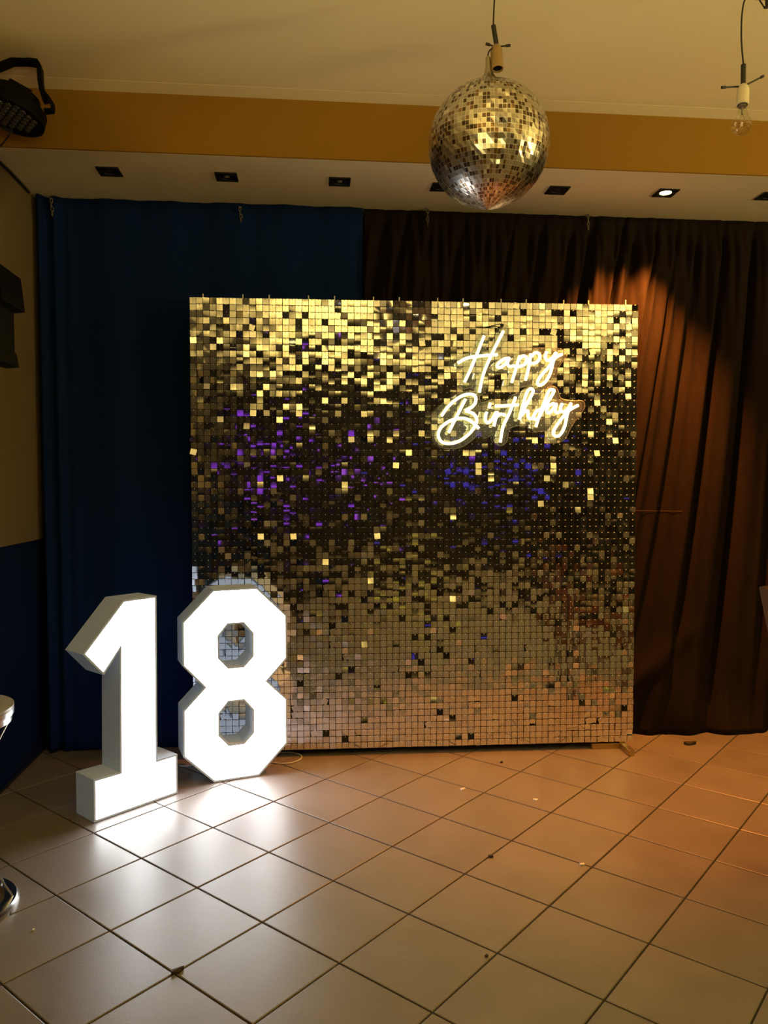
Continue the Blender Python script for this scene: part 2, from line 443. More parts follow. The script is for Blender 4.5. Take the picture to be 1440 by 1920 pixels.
# ------------------------------------------------------------------ neon sign
NOFF = .045
def onpanel(px, py, off=NOFF):
    d = ray(px, py); nn = Vector((-math.sin(PYAW), math.cos(PYAW), 0)); o = PO - nn * off
    t = nn.dot(o) / nn.dot(d); X = d * t
    return Vector(((X - o).dot(pu) - 1.05, -off, X.z + EYE))          # in the wall's local frame
z1 = lambda p: (840 + p[0] / 6, 600 + p[1] / 6)
z2 = lambda p: (800 + p[0] / 4.645, 710 + p[1] / 4.645)
HAPPY = [[(405, 180), (330, 370), (255, 550), (185, 700)], [(622, 125), (500, 370), (400, 600), (352, 815)],
 [(110, 485), (200, 435), (330, 408), (555, 390)],
 [(690, 430), (630, 440), (565, 490), (555, 530), (600, 530), (655, 480), (688, 432), (668, 490), (690, 522), (735, 518)],
 [(805, 405), (760, 560), (715, 705)], [(790, 450), (845, 405), (885, 430), (870, 490), (810, 522), (735, 518)],
 [(930, 380), (905, 540), (870, 680)], [(925, 420), (985, 368), (1030, 395), (1018, 455), (965, 490), (915, 480)],
 [(1110, 355), (1092, 415), (1120, 455), (1175, 425), (1215, 368), (1180, 480), (1150, 600), (1095, 695), (1030, 735), (1005, 700), (1050, 620), (1130, 530), (1200, 430), (1285, 385)]]
BIRTH = [[(128, 325), (190, 240), (280, 165), (360, 135), (420, 150), (425, 205), (390, 250), (335, 278)],
 [(335, 278), (405, 305), (435, 350), (425, 400), (380, 470), (290, 540), (200, 565), (130, 550), (100, 490), (130, 420), (220, 360), (320, 345), (395, 378), (455, 435)],
 [(338, 178), (270, 310), (230, 390), (190, 470)],
 [(552, 213), (543, 258)], [(522, 290), (508, 350), (530, 385), (568, 355), (605, 290)],
 [(615, 285), (600, 350), (585, 415)], [(600, 345), (635, 310), (685, 318)],
 [(775, 160), (720, 300), (665, 420), (640, 555)], [(595, 240), (690, 235), (800, 228)],
 [(805, 355), (855, 250), (905, 160), (927, 108), (905, 88), (872, 120), (840, 220), (805, 355)],
 [(815, 335), (850, 290), (880, 282), (882, 320), (895, 350), (935, 340)],
 [(1005, 262), (955, 285), (930, 335), (952, 355), (985, 325), (1008, 270)],
 [(1000, 290), (1060, 195), (1107, 112), (1090, 95), (1062, 110), (1025, 200), (990, 300), (965, 370), (950, 420)],
 [(1110, 215), (1060, 240), (1045, 288), (1070, 297), (1108, 255), (1128, 218), (1118, 280), (1140, 298), (1165, 275)],
 [(1180, 215), (1165, 268), (1192, 290), (1235, 255), (1258, 215), (1225, 310), (1200, 420), (1160, 490), (1120, 500), (1100, 470), (1130, 410), (1190, 330), (1250, 270), (1320, 232)]]
m_neon = mat('neon_core', (1, .95, .8), .4, emit=(1, .90, .58), strength=3.2)
m_neonb = mat('neon_sleeve', (.9, .8, .4), .5, emit=(1, .80, .22), strength=.75)
sign = empty('neon_sign', PO + pu * 1.05 + pn * 0, 'glowing white neon script sign reading Happy Birthday on the sequin panel', 'sign')
sign.rotation_euler.z = PYAW
def strokes(name, zf, L):
    for st in L:
        pts = spline([onpanel(*zf(p)) for p in st], 6)
        b = bm_new(); tube(b, [p + Vector((0, -.004, 0)) for p in pts], .0064, 8); core = obj('letter_stroke', b, m_neon, sign, smooth=True)
        b = bm_new(); tube(b, [p + Vector((0, .004, 0)) for p in pts], .0078, 8); obj('sleeve', b, m_neonb, core, smooth=True)
strokes('happy', z1, HAPPY); strokes('birthday', z2, BIRTH)
m_acr = mat('clear_acrylic', (.9, .95, .95), .05)
mo = [n for n in m_acr.node_tree.nodes if n.type == 'OUTPUT_MATERIAL'][0]
tr = nd(m_acr, 'ShaderNodeBsdfTransparent'); tr.inputs[0].default_value = (.93, .95, .95, 1); ms = nd(m_acr, 'ShaderNodeMixShader'); ms.inputs[0].default_value = .06
lk(m_acr, tr.outputs[0], ms.inputs[1]); lk(m_acr, bsdf(m_acr).outputs[0], ms.inputs[2]); lk(m_acr, ms.outputs[0], mo.inputs[0])
m_edge = mat('acrylic_edge', (.35, .33, .28), .3)
z4 = lambda p: (780 + p[0] / 3.2727, 580 + p[1] / 3.2727)
OUT1 = [(200, 345), (250, 285), (350, 255), (395, 150), (430, 135), (455, 175), (430, 245), (465, 240), (515, 115), (550, 95), (572, 130), (525, 255), (600, 265), (700, 240), (790, 235), (900, 245), (930, 280), (880, 350), (850, 440), (800, 490), (745, 490), (720, 460), (640, 478), (570, 475), (560, 400), (470, 390), (420, 510), (380, 530), (365, 500), (330, 480), (295, 490), (275, 460), (295, 370), (235, 375)]
OUT2 = [(100, 690), (100, 780), (145, 840), (215, 857), (290, 842), (350, 800), (385, 770), (430, 790), (470, 770), (482, 815), (525, 838), (560, 805), (575, 735), (630, 715), (700, 715), (720, 750), (765, 748), (805, 750), (815, 800), (860, 820), (915, 795), (960, 710), (1010, 645), (1037, 600), (1025, 562), (960, 560), (890, 545), (870, 490), (835, 470), (790, 500), (740, 480), (700, 465), (650, 510), (600, 520), (560, 560), (470, 555), (400, 570), (385, 520), (330, 498), (240, 525), (150, 590), (110, 640)]
for out in (OUT1, OUT2):
    pl = spline([Vector((*(lambda v: (v.x, v.z))(onpanel(*z4(p), off=.033)), 0)) for p in out], 3, closed=True)
    pl = [(p.x, p.y) for p in pl]
    b = bm_new(); fill_prism(b, [pl], -.031, -.027); ba = obj('backing', b, m_acr, sign); tag(ba, 'clear acrylic backing plate')
    b = bm_new(); tube(b, [Vector((p[0], -.031, p[1])) for p in pl], .0008, 5, closed=True); obj('polished_edge', b, m_edge, ba)
for px, py in ((941, 617), (1026, 662), (868, 690), (838, 830), (1050, 828), (930, 825)):
    p = onpanel(px, py, .03); b = bm_new(); lathe(b, [(0, -.0235), (.006, -.0235), (.006, 0), (0, 0)], 10, Matrix.Translation((p.x, -.0075, p.z)) @ Matrix.Rotation(-math.pi / 2, 4, 'X') @ Matrix.Scale(-1, 4, (0, 0, 1)) @ Matrix.Scale(1, 4))
    obj('standoff', b, m_pin, sign)
b = bm_new()
p = onpanel(941, 614); tube(b, spline([p + Vector((0, .006, -.004)), p + Vector((.004, .008, .012)), p + Vector((-.006, .012, .018)), p + Vector((-.02, .02, .016)), p + Vector((-.06, .028, .008)), p + Vector((-.09, .03, .006))], 5), .0022, 6)
lathe(b, [(0, -.008), (.008, -.006), (.009, .006), (0, .008)], 12, Matrix.Translation(p + Vector((.003, .012, .012))))
obj('power_lead', b, mat('black_lead', (.012, .012, .012), .5), sign)

# ------------------------------------------------------------------ light-up numbers
m_face = mat('opal_face', (.9, .92, .93), .4, emit=(.93, .98, 1), strength=9.0)
m_rear = mat('rear_added_glow', (.8, .85, .9), .5, emit=(.75, .88, 1), strength=.3)  # dim glow added to the back; lifts the greys behind the numbers
m_shell = vary(mat('white_shell_added_glow', rough=.45), (.46, .54, .66), (.50, .59, .72), 14, rough=(.38, .5))
bsdf(m_shell).inputs['Emission Color'].default_value = (.8, .93, 1, 1); bsdf(m_shell).inputs['Emission Strength'].default_value = .045  # faint glow added so the sides read as grey plastic
ONE = [(0, 0), (.37, 0), (.37, .164), (.276, .164), (.280, .832), (.133, .831), (-.036, .647), (.047, .554), (.116, .640), (.110, .162), (0, .164)]
EIGHT = [(0, 0), (.196, 0), (.325, .127), (.325, .327), (.237, .4155), (.325, .507), (.325, .70), (.192, .831), (0, .831), (-.129, .70), (-.129, .515), (-.04, .4155), (-.129, .325), (-.129, .127)]
HO = [(.065, .676), (.130, .676), (.168, .630), (.168, .533), (.129, .493), (.066, .493), (.026, .538), (.026, .630)]
HO2 = [(u, v - .336) for u, v in HO]
def number(name, loc, yaw, outer, holes, label, depth=.134):
    r = empty(name, (*loc, 0), label, 'light-up number', 'light-up birthday numbers', yaw)
    ccw = lambda L: L if sum(L[k - 1][0] * L[k][1] - L[k][0] * L[k - 1][1] for k in range(len(L))) > 0 else L[::-1]
    outer = [Vector(p) for p in ccw(outer)]; holes = [[Vector(p) for p in ccw(h)[::-1]] for h in holes]   # holes clockwise: inset grows them
    z0 = .002
    loops = [outer] + holes; ins = [inset(L, .0075) for L in loops]
    b = bm_new()
    for L, I in zip(loops, ins):
        n = len(L)
        R = [[b.verts.new((p[0], y, p[1] + z0)) for p in LL] for LL, y in ((L, 0), (L, depth), (I, depth), (I, 0))]
        for q in range(4):
            A, B = R[q], R[(q + 1) % 4]
            for k in range(n): b.faces.new((A[k], A[(k + 1) % n], B[(k + 1) % n], B[k]))
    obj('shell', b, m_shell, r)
    b = bm_new(); fill_prism(b, ins, .004, .008, lambda u, v, y: Vector((u, y, v + z0))); f = obj('front_panel', b, m_face, r); tag(f, 'bright white glowing front')
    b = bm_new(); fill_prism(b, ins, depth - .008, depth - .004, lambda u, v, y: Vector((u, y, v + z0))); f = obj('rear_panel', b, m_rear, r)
    us = [p[0] for p in outer if p[1] < .001]; rub = mat('rubber', (.02, .02, .02), .7)
    for u in (min(us) + .03, max(us) - .03):
        for y in (.03, depth - .03):
            b = bm_new(); lathe(b, [(0, 0), (.01, 0), (.01, z0), (0, z0)], 10); obj('foot_pad', b, rub, r, loc=(u, y, 0))
    return r
number('light_up_number', (-.8277, 2.9702), math.radians(44.1), ONE, [], 'glowing white light-up number 1 standing on the tiled floor')
number('light_up_number', (-.4249, 3.3280), math.radians(18.1), EIGHT, [HO, HO2], 'glowing white light-up number 8 beside the 1, in front of the sequin panel')
# thin cable of the numbers
b = bm_new(); c = [PZ(336, 1437), PZ(350, 1438), PZ(400, 1430), PZ(470, 1424), PZ(505, 1430), PZ(530, 1433), PZ(552, 1430), PZ(565, 1423), PZ(562, 1416), PZ(545, 1412), PZ(520, 1412)]
for p in c: p.z = .0035
tube(b, spline(c, 6), .003, 6)
tag(obj('cable', b, mat('white_cable', (.5, .52, .54), .5), smooth=True), 'thin pale cable looped on the floor behind the glowing 8', 'cable')

# ------------------------------------------------------------------ recessed downlights
m_blk = mat('black_metal', (.012, .011, .010), .45, .3)
m_lamp = mat('dead_lamp', (.20, .18, .15), .25, .4)
m_lit = mat('lit_lamp', (1, .9, .7), .3, emit=(1, .72, .30), strength=14)
names = ['square black downlight in the beam, unlit, closest to the left wall', 'square black downlight in the beam, unlit, second from the left wall',
 'square black downlight in the beam, unlit, third from the left wall', 'square black downlight in the beam, unlit, half hidden behind the mirror ball',
 'square black downlight in the beam, unlit, just right of the mirror ball', 'square downlight in the beam, the only one switched on, glowing warm',
 'square black downlight in the beam, unlit, cut by the right edge of the photo']
for k, (px, py) in enumerate([(205, 321), (425, 331), (637, 340), (828, 350), (1045, 356), (1248, 361), (1442, 367)]):
    p = PZ(px, py, ZS)
    r = empty('downlight', p, names[k], 'ceiling light', 'downlights in the beam')
    b = bm_new(); h = .047
    for lo, hi in (((-h, -h), (h, -.036)), ((-h, .036), (h, h)), ((-h, -.036), (-.036, .036)), ((.036, -.036), (h, .036))):
        box(b, (*lo, -.005), (*hi, 0))
    obj('frame', b, m_blk, r)
    b = bm_new(); lathe(b, [(.036, -.0045), (.030, -.003), (.029, 0), (.0365, 0), (.0365, -.0045), (.036, -.0045)], 24); obj('ring', b, m_blk, r, smooth=True)
    b = bm_new(); box(b, (-.036, -.036, -.0015), (.036, .036, -.0002)); obj('housing', b, m_blk, r)
    b = bm_new(); rr = .026 if k == 5 else .012
    lathe(b, [(0, -.0055), (rr * .6, -.005), (rr, -.0025), (rr, -.0015), (0, -.0015)], 20); obj('lamp', b, m_lit if k == 5 else (m_lamp if k in (1, 2) else m_blk), r, smooth=True)
    if k == 5:
        light('downlight_beam', 'SPOT', (p.x, p.y, ZS - .02), 420, (1, .29, .035), (p.x - .30, p.y + .42, 0), spot_size=math.radians(86), spot_blend=.7, shadow_soft_size=.022)

# ------------------------------------------------------------------ mirror ball balloon hanging from a bare pendant
YP = 2.44
m_ball = mat('mirror_foil', rough=.31, metal=1.)
at = nd(m_ball, 'ShaderNodeAttribute'); at.attribute_name = 'tile_tint'
uv = nd(m_ball, 'ShaderNodeUVMap'); uv.uv_map = 'tile'
sx = nd(m_ball, 'ShaderNodeSeparateXYZ'); lk(m_ball, uv.outputs[0], sx.inputs[0])
def edge(sock):
    a = nd(m_ball, 'ShaderNodeMath', operation='SUBTRACT'); a.inputs[1].default_value = .5; lk(m_ball, sock, a.inputs[0])
    c = nd(m_ball, 'ShaderNodeMath', operation='ABSOLUTE'); lk(m_ball, a.outputs[0], c.inputs[0]); return c.outputs[0]
mxx = nd(m_ball, 'ShaderNodeMath', operation='MAXIMUM'); lk(m_ball, edge(sx.outputs[0]), mxx.inputs[0]); lk(m_ball, edge(sx.outputs[1]), mxx.inputs[1])
gt = nd(m_ball, 'ShaderNodeMath', operation='GREATER_THAN'); gt.inputs[1].default_value = .44; lk(m_ball, mxx.outputs[0], gt.inputs[0])
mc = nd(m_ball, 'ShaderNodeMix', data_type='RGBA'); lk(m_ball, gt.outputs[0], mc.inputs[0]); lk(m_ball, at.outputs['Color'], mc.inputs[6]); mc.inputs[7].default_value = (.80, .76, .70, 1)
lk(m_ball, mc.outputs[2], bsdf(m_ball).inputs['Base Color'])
ctr = P(916, 272, YP); RB = 110 / FPX * (ctr - Vector((0, 0, EYE))).dot(Vector((math.sin(YAW), math.cos(YAW), 0)))
tilt = Matrix.Translation(ctr)
ball = empty('mirror_ball', ctr, 'silver mirror-tile foil ball hanging below a bare socket', 'disco ball')
def ball_r(th, ph):                     # th: 0 top .. pi bottom
    r = RB
    g = ph * 2                          # four gores
    r *= 1 + .012 * abs(math.sin(g)) 
    return r
b = bm_new(); NC, NR = 96, 42; rows = []
seam = -1.62                            # azimuth of the seam that faces the room
for j in range(NR + 1):
    th = math.pi * (j + .0) / NR
    row = []
    for i in range(NC):
        ph = 2 * math.pi * i / NC
        r = ball_r(th, ph)
        x, y, z = r * math.sin(th) * math.cos(ph), r * math.sin(th) * math.sin(ph), r * math.cos(th)
        if th > 2.75: z -= RB * .06 * ((th - 2.75) / .39) ** 2.
        if th < .42: z += RB * .16 * ((.42 - th) / .42) ** 2; 
        d = (ph - (seam % (2 * math.pi)));
        crease = math.exp(-(d / .16) ** 2) * math.sin(j * 1.9 + math.sin(i) * .8) * .0045 * math.sin(th)
        k = 1 + (crease - .004 * math.exp(-(d / .05) ** 2) + rs.gauss(0, .0007)) / RB
        row.append(b.verts.new((x * k, y * k, z)))
    rows.append(row)
uvl = b.loops.layers.uv.new('tile'); cl_ = b.loops.layers.float_color.new('tile_tint')
for j in range(NR):
    for i in range(NC):
        i2 = (i + 1) % NC
        if j == 0 and False: continue
        f = b.faces.new((rows[j][i], rows[j + 1][i], rows[j + 1][i2], rows[j][i2]))
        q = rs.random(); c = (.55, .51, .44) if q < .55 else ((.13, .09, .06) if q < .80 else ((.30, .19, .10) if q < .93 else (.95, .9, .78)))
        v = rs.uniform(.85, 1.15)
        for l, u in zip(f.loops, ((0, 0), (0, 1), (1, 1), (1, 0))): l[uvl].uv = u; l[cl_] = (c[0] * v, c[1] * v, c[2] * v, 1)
bmesh.ops.remove_doubles(b, verts=[v for v in rows[0] + rows[-1]], dist=.0002)
obj('foil_skin', b, m_ball, ball)
m_foil = mat('plain_foil', (.45, .38, .27), .3, .9)
b = bm_new(); e = P(914, 106, YP) - ctr
tube(b, [Vector((0, 0, RB * .93)), Vector((0, 0, RB * 1.06)), Vector((-.0005, 0, RB * 1.16)), Vector((-.001, 0, RB * 1.28)), Vector((e.x * .6, 0, RB * 1.42)), Vector((e.x, 0, e.z))], [.052, .030, .015, .010, .008, .005], 12)
obj('neck', b, m_foil, ball, smooth=True)
b = bm_new(); lathe(b, [(0, -RB * 1.085), (.006, -RB * 1.055), (.022, -RB * 1.025), (.04, -RB * .985)], 16); obj('tail', b, m_foil, ball, smooth=True)
b = bm_new(); q = [P(914, 108, YP), P(917, 96, YP - .01), P(924, 90, YP - .012), P(929, 86, YP)]
tube(b, spline([p - ctr for p in q], 5), .0022, 6); obj('string', b, m_blk, ball)

m_cable = mat('black_cable', (.012, .010, .008), .6)
m_sock1 = vary(mat('brass_socket', rough=.4, metal=.2), (.30, .19, .07), (.36, .23, .09), 12)
m_sock2 = vary(mat('white_socket', rough=.45), (.62, .54, .40), (.68, .60, .46), 12)
m_glass = mat('bulb_glass', (1, 1, 1), .02)
go = [n for n in m_glass.node_tree.nodes if n.type == 'OUTPUT_MATERIAL'][0]
tr = nd(m_glass, 'ShaderNodeBsdfTransparent'); tr.inputs[0].default_value = (.93, .92, .88, 1); lw = nd(m_glass, 'ShaderNodeLayerWeight'); pw = nd(m_glass, 'ShaderNodeMath', operation='POWER'); pw.inputs[1].default_value = 4; lk(m_glass, lw.outputs['Facing'], pw.inputs[0]); fr = nd(m_glass, 'ShaderNodeMath', operation='MULTIPLY_ADD'); fr.inputs[1].default_value = .4; fr.inputs[2].default_value = .07; lk(m_glass, pw.outputs[0], fr.inputs[0])
gs = nd(m_glass, 'ShaderNodeBsdfGlossy'); gs.inputs['Roughness'].default_value = .03; ms = nd(m_glass, 'ShaderNodeMixShader')
lk(m_glass, fr.outputs[0], ms.inputs[0]); lk(m_glass, tr.outputs[0], ms.inputs[1]); lk(m_glass, gs.outputs[0], ms.inputs[2]); lk(m_glass, ms.outputs[0], go.inputs[0])
m_wire = mat('filament', (.3, .27, .22), .4, .8)
def pendant(label, cab, sl0, sl1, so0, so1, arms, msock, bulb=False, srad=.0185):
    top = cab[-1]
    r = empty('pendant_lamp', Vector((top.x, top.y, ZC)), label, 'pendant light', 'bare pendant lamp holders')
    o0 = r.location
    b = bm_new(); tube(b, [p - o0 for p in spline(cab, 8)], .0026, 8); obj('cord', b, m_cable, r, smooth=True)
    b = bm_new(); lathe(b, [(0, -.03), (.03, -.028), (.045, -.004), (.045, 0), (0, 0)], 24); obj('ceiling_rose', b, m_cable, r, smooth=True)
    b = bm_new(); tube(b, [sl0 - o0, sl1 - o0], .0075, 12); obj('sleeve', b, m_cable, r, smooth=True)
    ax = (so1 - so0); L = ax.length; M = align(ax, so0 - o0)
    b = bm_new(); lathe(b, [(0, -.004), (srad * .55, -.004), (srad * .85, .004), (srad, .014), (srad, L - .001), (srad * .86, L), (srad * .82, L - .004), (srad * .82, L - .03), (0, L - .03)], 24, M); so = obj('socket', b, msock, r, smooth=True)
    b = bm_new(); lathe(b, [(0, L - .029), (srad * .8, L - .029), (srad * .8, L - .006), (srad * .78, L - .006), (srad * .7, L - .024), (0, L - .024)], 20, M); obj('socket_bore', b, m_blk, so)
    for a in arms:
        b = bm_new(); st = so0 - o0 + (a - so0).normalized() * .006; en = a - o0; d = en - st
        tube(b, [st, en], .0026, 8); tube(b, [en - d.normalized() * .014, en], .0045, 8); obj('spider_arm', b, m_cable, r, smooth=True)
    if bulb:
        b = bm_new(); R = .030; c0 = .066
        prof = [(.013, -.004), (.013, .012), (.016, .026)] + [(R * math.sin(t), c0 + -R * math.cos(t) * 1.0) for t in [.75 + k * (math.pi - .75) / 12 for k in range(13)]]
        outer = prof
        MB = align(ax, so1 - o0)
        lathe(b, outer, 28, MB); gl = obj('bulb', b, m_glass, r, smooth=True)
        b = bm_new(); lathe(b, [(0, -.012), (.0125, -.012), (.0125, .004), (0, .004)], 20, MB); obj('bulb_cap', b, m_wire, gl, smooth=True)
        b = bm_new()
        f = lambda x, y, z: (MB @ Vector((x, y, z)))
        tube(b, [f(0, 0, .004), f(0, 0, .03)], .0028, 8); tube(b, [f(0, 0, .028), f(-.008, 0, .048)], .0006, 5); tube(b, [f(0, 0, .028), f(.008, 0, .048)], .0006, 5)
        tube(b, [f(-.008, 0, .048), f(-.003, .003, .052), f(.003, -.003, .05), f(.008, 0, .048)], .0005, 5)
        obj('filament', b, m_wire, gl)
    return r
pendant('bare pendant socket without a bulb, holding up the mirror ball',
        [P(925, 48, YP), P(926, 20, YP), P(927, -3, YP), Vector((P(927, -3, YP).x, YP, ZC - .02))], P(925, 48, YP), P(931, 84, YP), P(930, 88, YP), P(933, 130, YP - .015),
        [P(911, 82, YP + .01), P(957, 85, YP - .02), P(932, 84, YP + .06)], m_sock1)
Y2 = 2.36
pendant('bare pendant lamp with a clear glass bulb near the right edge',
        [P(1394, 121, Y2), P(1391, 90, Y2), P(1390, 60, Y2), P(1391, 30, Y2), P(1394, 8, Y2), P(1400, -8, Y2), Vector((P(1408, -20, Y2).x, Y2, ZC - .02))], P(1394, 121, Y2), P(1393.5, 160, Y2), P(1393.5, 162, Y2), P(1392, 198, Y2 - .01),
        [P(1353, 164, Y2 - .01), P(1431, 143, Y2 + .05), P(1395, 160, Y2 + .06)], m_sock2, bulb=True)
# wire bracket at the ceiling, top right corner
b = bm_new(); o0 = P(1436, 12, 2.3)
br = empty('ceiling_hook', Vector((o0.x, o0.y, ZC)), 'dark metal hook bracket in the top right corner of the photo', 'hook')
for a, c, rr in (((1424, 0), (1433, 14), .0022), ((1433, 14), (1439, 14), .004), ((1438, -6), (1438, 14), .005), ((1418, -1), (1446, -1), .002)):
    tube(b, [P(*a, 2.3) - br.location, P(*c, 2.3) - br.location], rr, 8)
top = P(1438, -6, 2.3) - br.location; tube(b, [top, Vector((top.x, top.y, 0))], .005, 8)
obj('hook_wire', b, m_blk, br)

# ------------------------------------------------------------------ stage light at the ceiling, top left
m_par = mat('par_black', (.003, .003, .003), .5, Specular_IOR_Level=.1)
m_lens = mat('lens', (.03, .028, .025), .12, Coat_Weight=.5)
YL = 3.0
fc = P(20, 214, YL - .03); dirn = Vector((-.20, -.14, -.97)).normalized()
par = empty('stage_light', Vector((fc.x, fc.y, ZC)), 'black round LED stage light bracketed under the ceiling at top left', 'stage light')
M = align(dirn, fc - par.location)
b = bm_new(); R = .118
lathe(b, [(0, -.085), (.06, -.085), (.085, -.075), (.095, -.045), (R, -.03), (R, .012), (R - .006, .014), (R - .010, .004), (0, .004)], 36, M); obj('housing', b, m_par, par, smooth=True)
b = bm_new(); box(b, (-.05, -.04, -.10), (.05, .04, -.08), M, bev=.006); obj('driver_box', b, m_par, par)
lens0 = None; k = 0
for q in range(-3, 4):
    for s_ in range(-3, 4):
        if abs(q + s_) > 3: continue
        x, y = .028 * (q + s_ * .5), .028 * s_ * .866
        if lens0 is None:
            b = bm_new(); lathe(b, [(.0125, .004), (.0125, .007), (.010, .0105), (.005, .0125), (0, .013)], 12); lens0 = obj('lens', b, m_lens, par, smooth=True); o = lens0
        else: o = lens0.copy(); COL.objects.link(o); o.parent = par
        o.matrix_local = M @ Matrix.Translation((x, y, 0))
pv = P(88, 203, YL - .03) - par.location
yk = [P(86, 192, YL), P(79, 170, YL), P(76, 150, YL), P(75, 128, YL + .02), P(71, 119, YL + .03), P(50, 116, YL + .05), P(25, 116, YL + .05), P(0, 126, YL), P(-30, 138, YL - .05), P(-36, 160, YL - .04), P(-38, 205, YL - .02)]
def strap(bm, pts, w, th, nrm):
    rows = []
    for i, p in enumerate(pts):
        t = (pts[min(i + 1, len(pts) - 1)] - pts[max(i - 1, 0)]).normalized(); s = Vector(nrm); s = (s - t * s.dot(t)).normalized(); u = t.cross(s)
        rows.append([bm.verts.new(p + s * a * w / 2 + u * c * th / 2) for a, c in ((1, 1), (-1, 1), (-1, -1), (1, -1))])
    for A, B in zip(rows, rows[1:]):
        for k in range(4): bm.faces.new((A[k], A[(k + 1) % 4], B[(k + 1) % 4], B[k]))
    bm.faces.new(rows[0]); bm.faces.new(rows[-1][::-1])
b = bm_new(); strap(b, [p - par.location for p in yk], .028, .016, (0, -1, .3)); obj('yoke', b, m_par, par)
b = bm_new(); kn = [P(80, 172, YL - .01), P(90, 184, YL - .02), P(99, 197, YL - .02), P(99, 208, YL - .02), P(84, 209, YL - .02)]
strap(b, [p - par.location for p in kn], .02, .013, (0, -1, .3)); obj('locking_lever', b, m_par, par)
b = bm_new(); tp = P(25, 116, YL + .05) - par.location
tube(b, [tp, Vector((tp.x, tp.y, -.001))], .012, 10); obj('ceiling_bolt', b, m_par, par)
b = bm_new(); tube(b, spline([P(23, 243, YL - .02), P(14, 258, YL), P(3, 271, YL + .02), P(-12, 284, YL + .05), P(-30, 290, YL + .05)], 6), .0035, 6)
tag(obj('power_cable', b, m_cable), None); o = bpy.data.objects['power_cable']; child(o, par)

# black cable along the corner of the left wall and the beam
b = bm_new(); c0, c1 = PX(-20, 286, XL + .008), PX(57, 364, XL + .008)
tube(b, spline([Vector((XL + .007, YS + .02, ZS - .008)), Vector((XL + .007, 3.35, ZS - .010)), Vector((XL + .009, 3.5, ZS - .007)), Vector((XL + .007, YCUR - .03, ZS - .009))], 6), .006, 8)
tag(obj('cable', b, m_cable, smooth=True), 'black cable run along the corner of the left wall and beam', 'cable')

# ------------------------------------------------------------------ wall loudspeaker, left edge
YK = 2.80
sp = empty('loudspeaker', (XL, YK, P(20, 600, YK).z), 'black angular loudspeaker mounted on the left wall', 'speaker')
def silh(name, pts, dy0, dy1, bev=.006):
    poly = [P(*p, YK) for p in pts]; poly = [Vector((max(p.x, XL + .004), p.z)) for p in poly]
    b = bm_new(); fill_prism(b, [[(p.x, p.y) for p in poly]], YK + dy0 - .2, YK + dy1 - .2)
    bmesh.ops.bevel(b, geom=[e for e in b.edges if len(e.link_faces) == 2 and e.calc_face_angle(0) > .5], offset=bev, segments=2, affect='EDGES')
    o = obj(name, b, m_par); child(o, sp); return o
silh('cabinet', [(-60, 505), (-30, 480), (4, 497), (39, 523), (47, 586), (30, 588), (-60, 590)], 0, .20)
silh('lower_body', [(-60, 591), (30, 588), (32, 664), (-60, 668)], .01, .18)
silh('base', [(-70, 669), (33, 664), (38, 690), (15, 692), (-70, 672)], 0, .19, .003)
b = bm_new(); pz = P(0, 640, YK).z
box(b, (XL, YK - .14, pz - .06), (XL + .012, YK - .06, pz + .06), bev=.002); box(b, (XL + .01, YK - .115, pz - .015), (P(-55, 640, YK).x + .01, YK - .085, pz + .015))
child(obj('wall_bracket', b, m_par), sp)

# ------------------------------------------------------------------ chains at the curtain head
m_chain = mat('chain_metal', (.30, .26, .20), .4, .7)
cn = ['small metal chain at the curtain head nearest the left wall', 'small twisted metal chain at the curtain head above the sequin panel corner', 'small metal chain at the curtain head below the mirror ball', 'small metal chain at the curtain head furthest right']
for k, (px, y0, y1) in enumerate([(96, 372, 404), (450, 388, 416), (802, 391, 423), (1103, 401, 431)]):
    yy = YCUR; xx = P(px, y0, yy).x; yy = (fy_left if k < 2 else fy_right)(xx, 2.55) - .014; p0, p1 = P(px, y0, yy), P(px + (2 if k < 2 else 0), y1, yy)
    r = empty('chain', Vector((p0.x, yy, p0.z)), cn[k], 'chain', 'chains at the curtain head')
    n = 4; L = (p0.z - p1.z) / n
    for q in range(n):
        b = bm_new(); pts = []
        for a in range(14):
            t = a * 2 * math.pi / 14
            pts.append(Vector((math.cos(t) * .0055, 0, math.sin(t) * (L * .62))))
        tube(b, pts, .0017, 6, closed=True)
        o = obj('link', b, m_chain, r, smooth=True); o.location = (p1.x - p0.x if q > 1 else 0, 0, -L * (q + .5)); o.rotation_euler = (0, .25 if k == 1 else 0, (q % 2) * 1.2 + .3)
    b = bm_new(); box(b, (-.005, -.003, -.004), (.005, .016, .002)); obj('hook', b, m_chain, r)

# ------------------------------------------------------------------ round metal side table, left edge
m_alu = mat('polished_metal', (.62, .62, .60), .22, 1.); m_top = vary(mat('table_top', rough=.3), (.34, .34, .32), (.38, .38, .36), 8)
gp = PZ(25, 1697, .012); RT = .17
tc = Vector((gp.x - RT, gp.y + .005, 0))
topz = P(25, 1326, gp.y).z
tb = empty('side_table', tc, 'small round metal side table with wire legs at the left edge', 'table')
b = bm_new(); lathe(b, [(0, topz - .012), (RT - .004, topz - .012), (RT, topz - .010), (RT, topz - .002), (RT - .004, topz), (0, topz)], 48); obj('top', b, m_top, tb, smooth=True)
b = bm_new(); lathe(b, [(RT - .002, topz - .012), (RT, topz - .014), (RT, topz - .028), (RT - .006, topz - .030), (RT - .006, topz - .050), (RT - .012, topz - .052), (RT - .02, topz - .050), (RT - .02, topz - .012), (RT - .002, topz - .012)], 64); obj('rim', b, m_alu, tb, smooth=True)
b = bm_new(); lathe(b, [(RT - .035, 0), (RT + .006, 0), (RT + .006, .010), (RT - .002, .022), (RT - .035, .022), (RT - .035, 0)], 56); obj('base_ring', b, m_alu, tb, smooth=True)
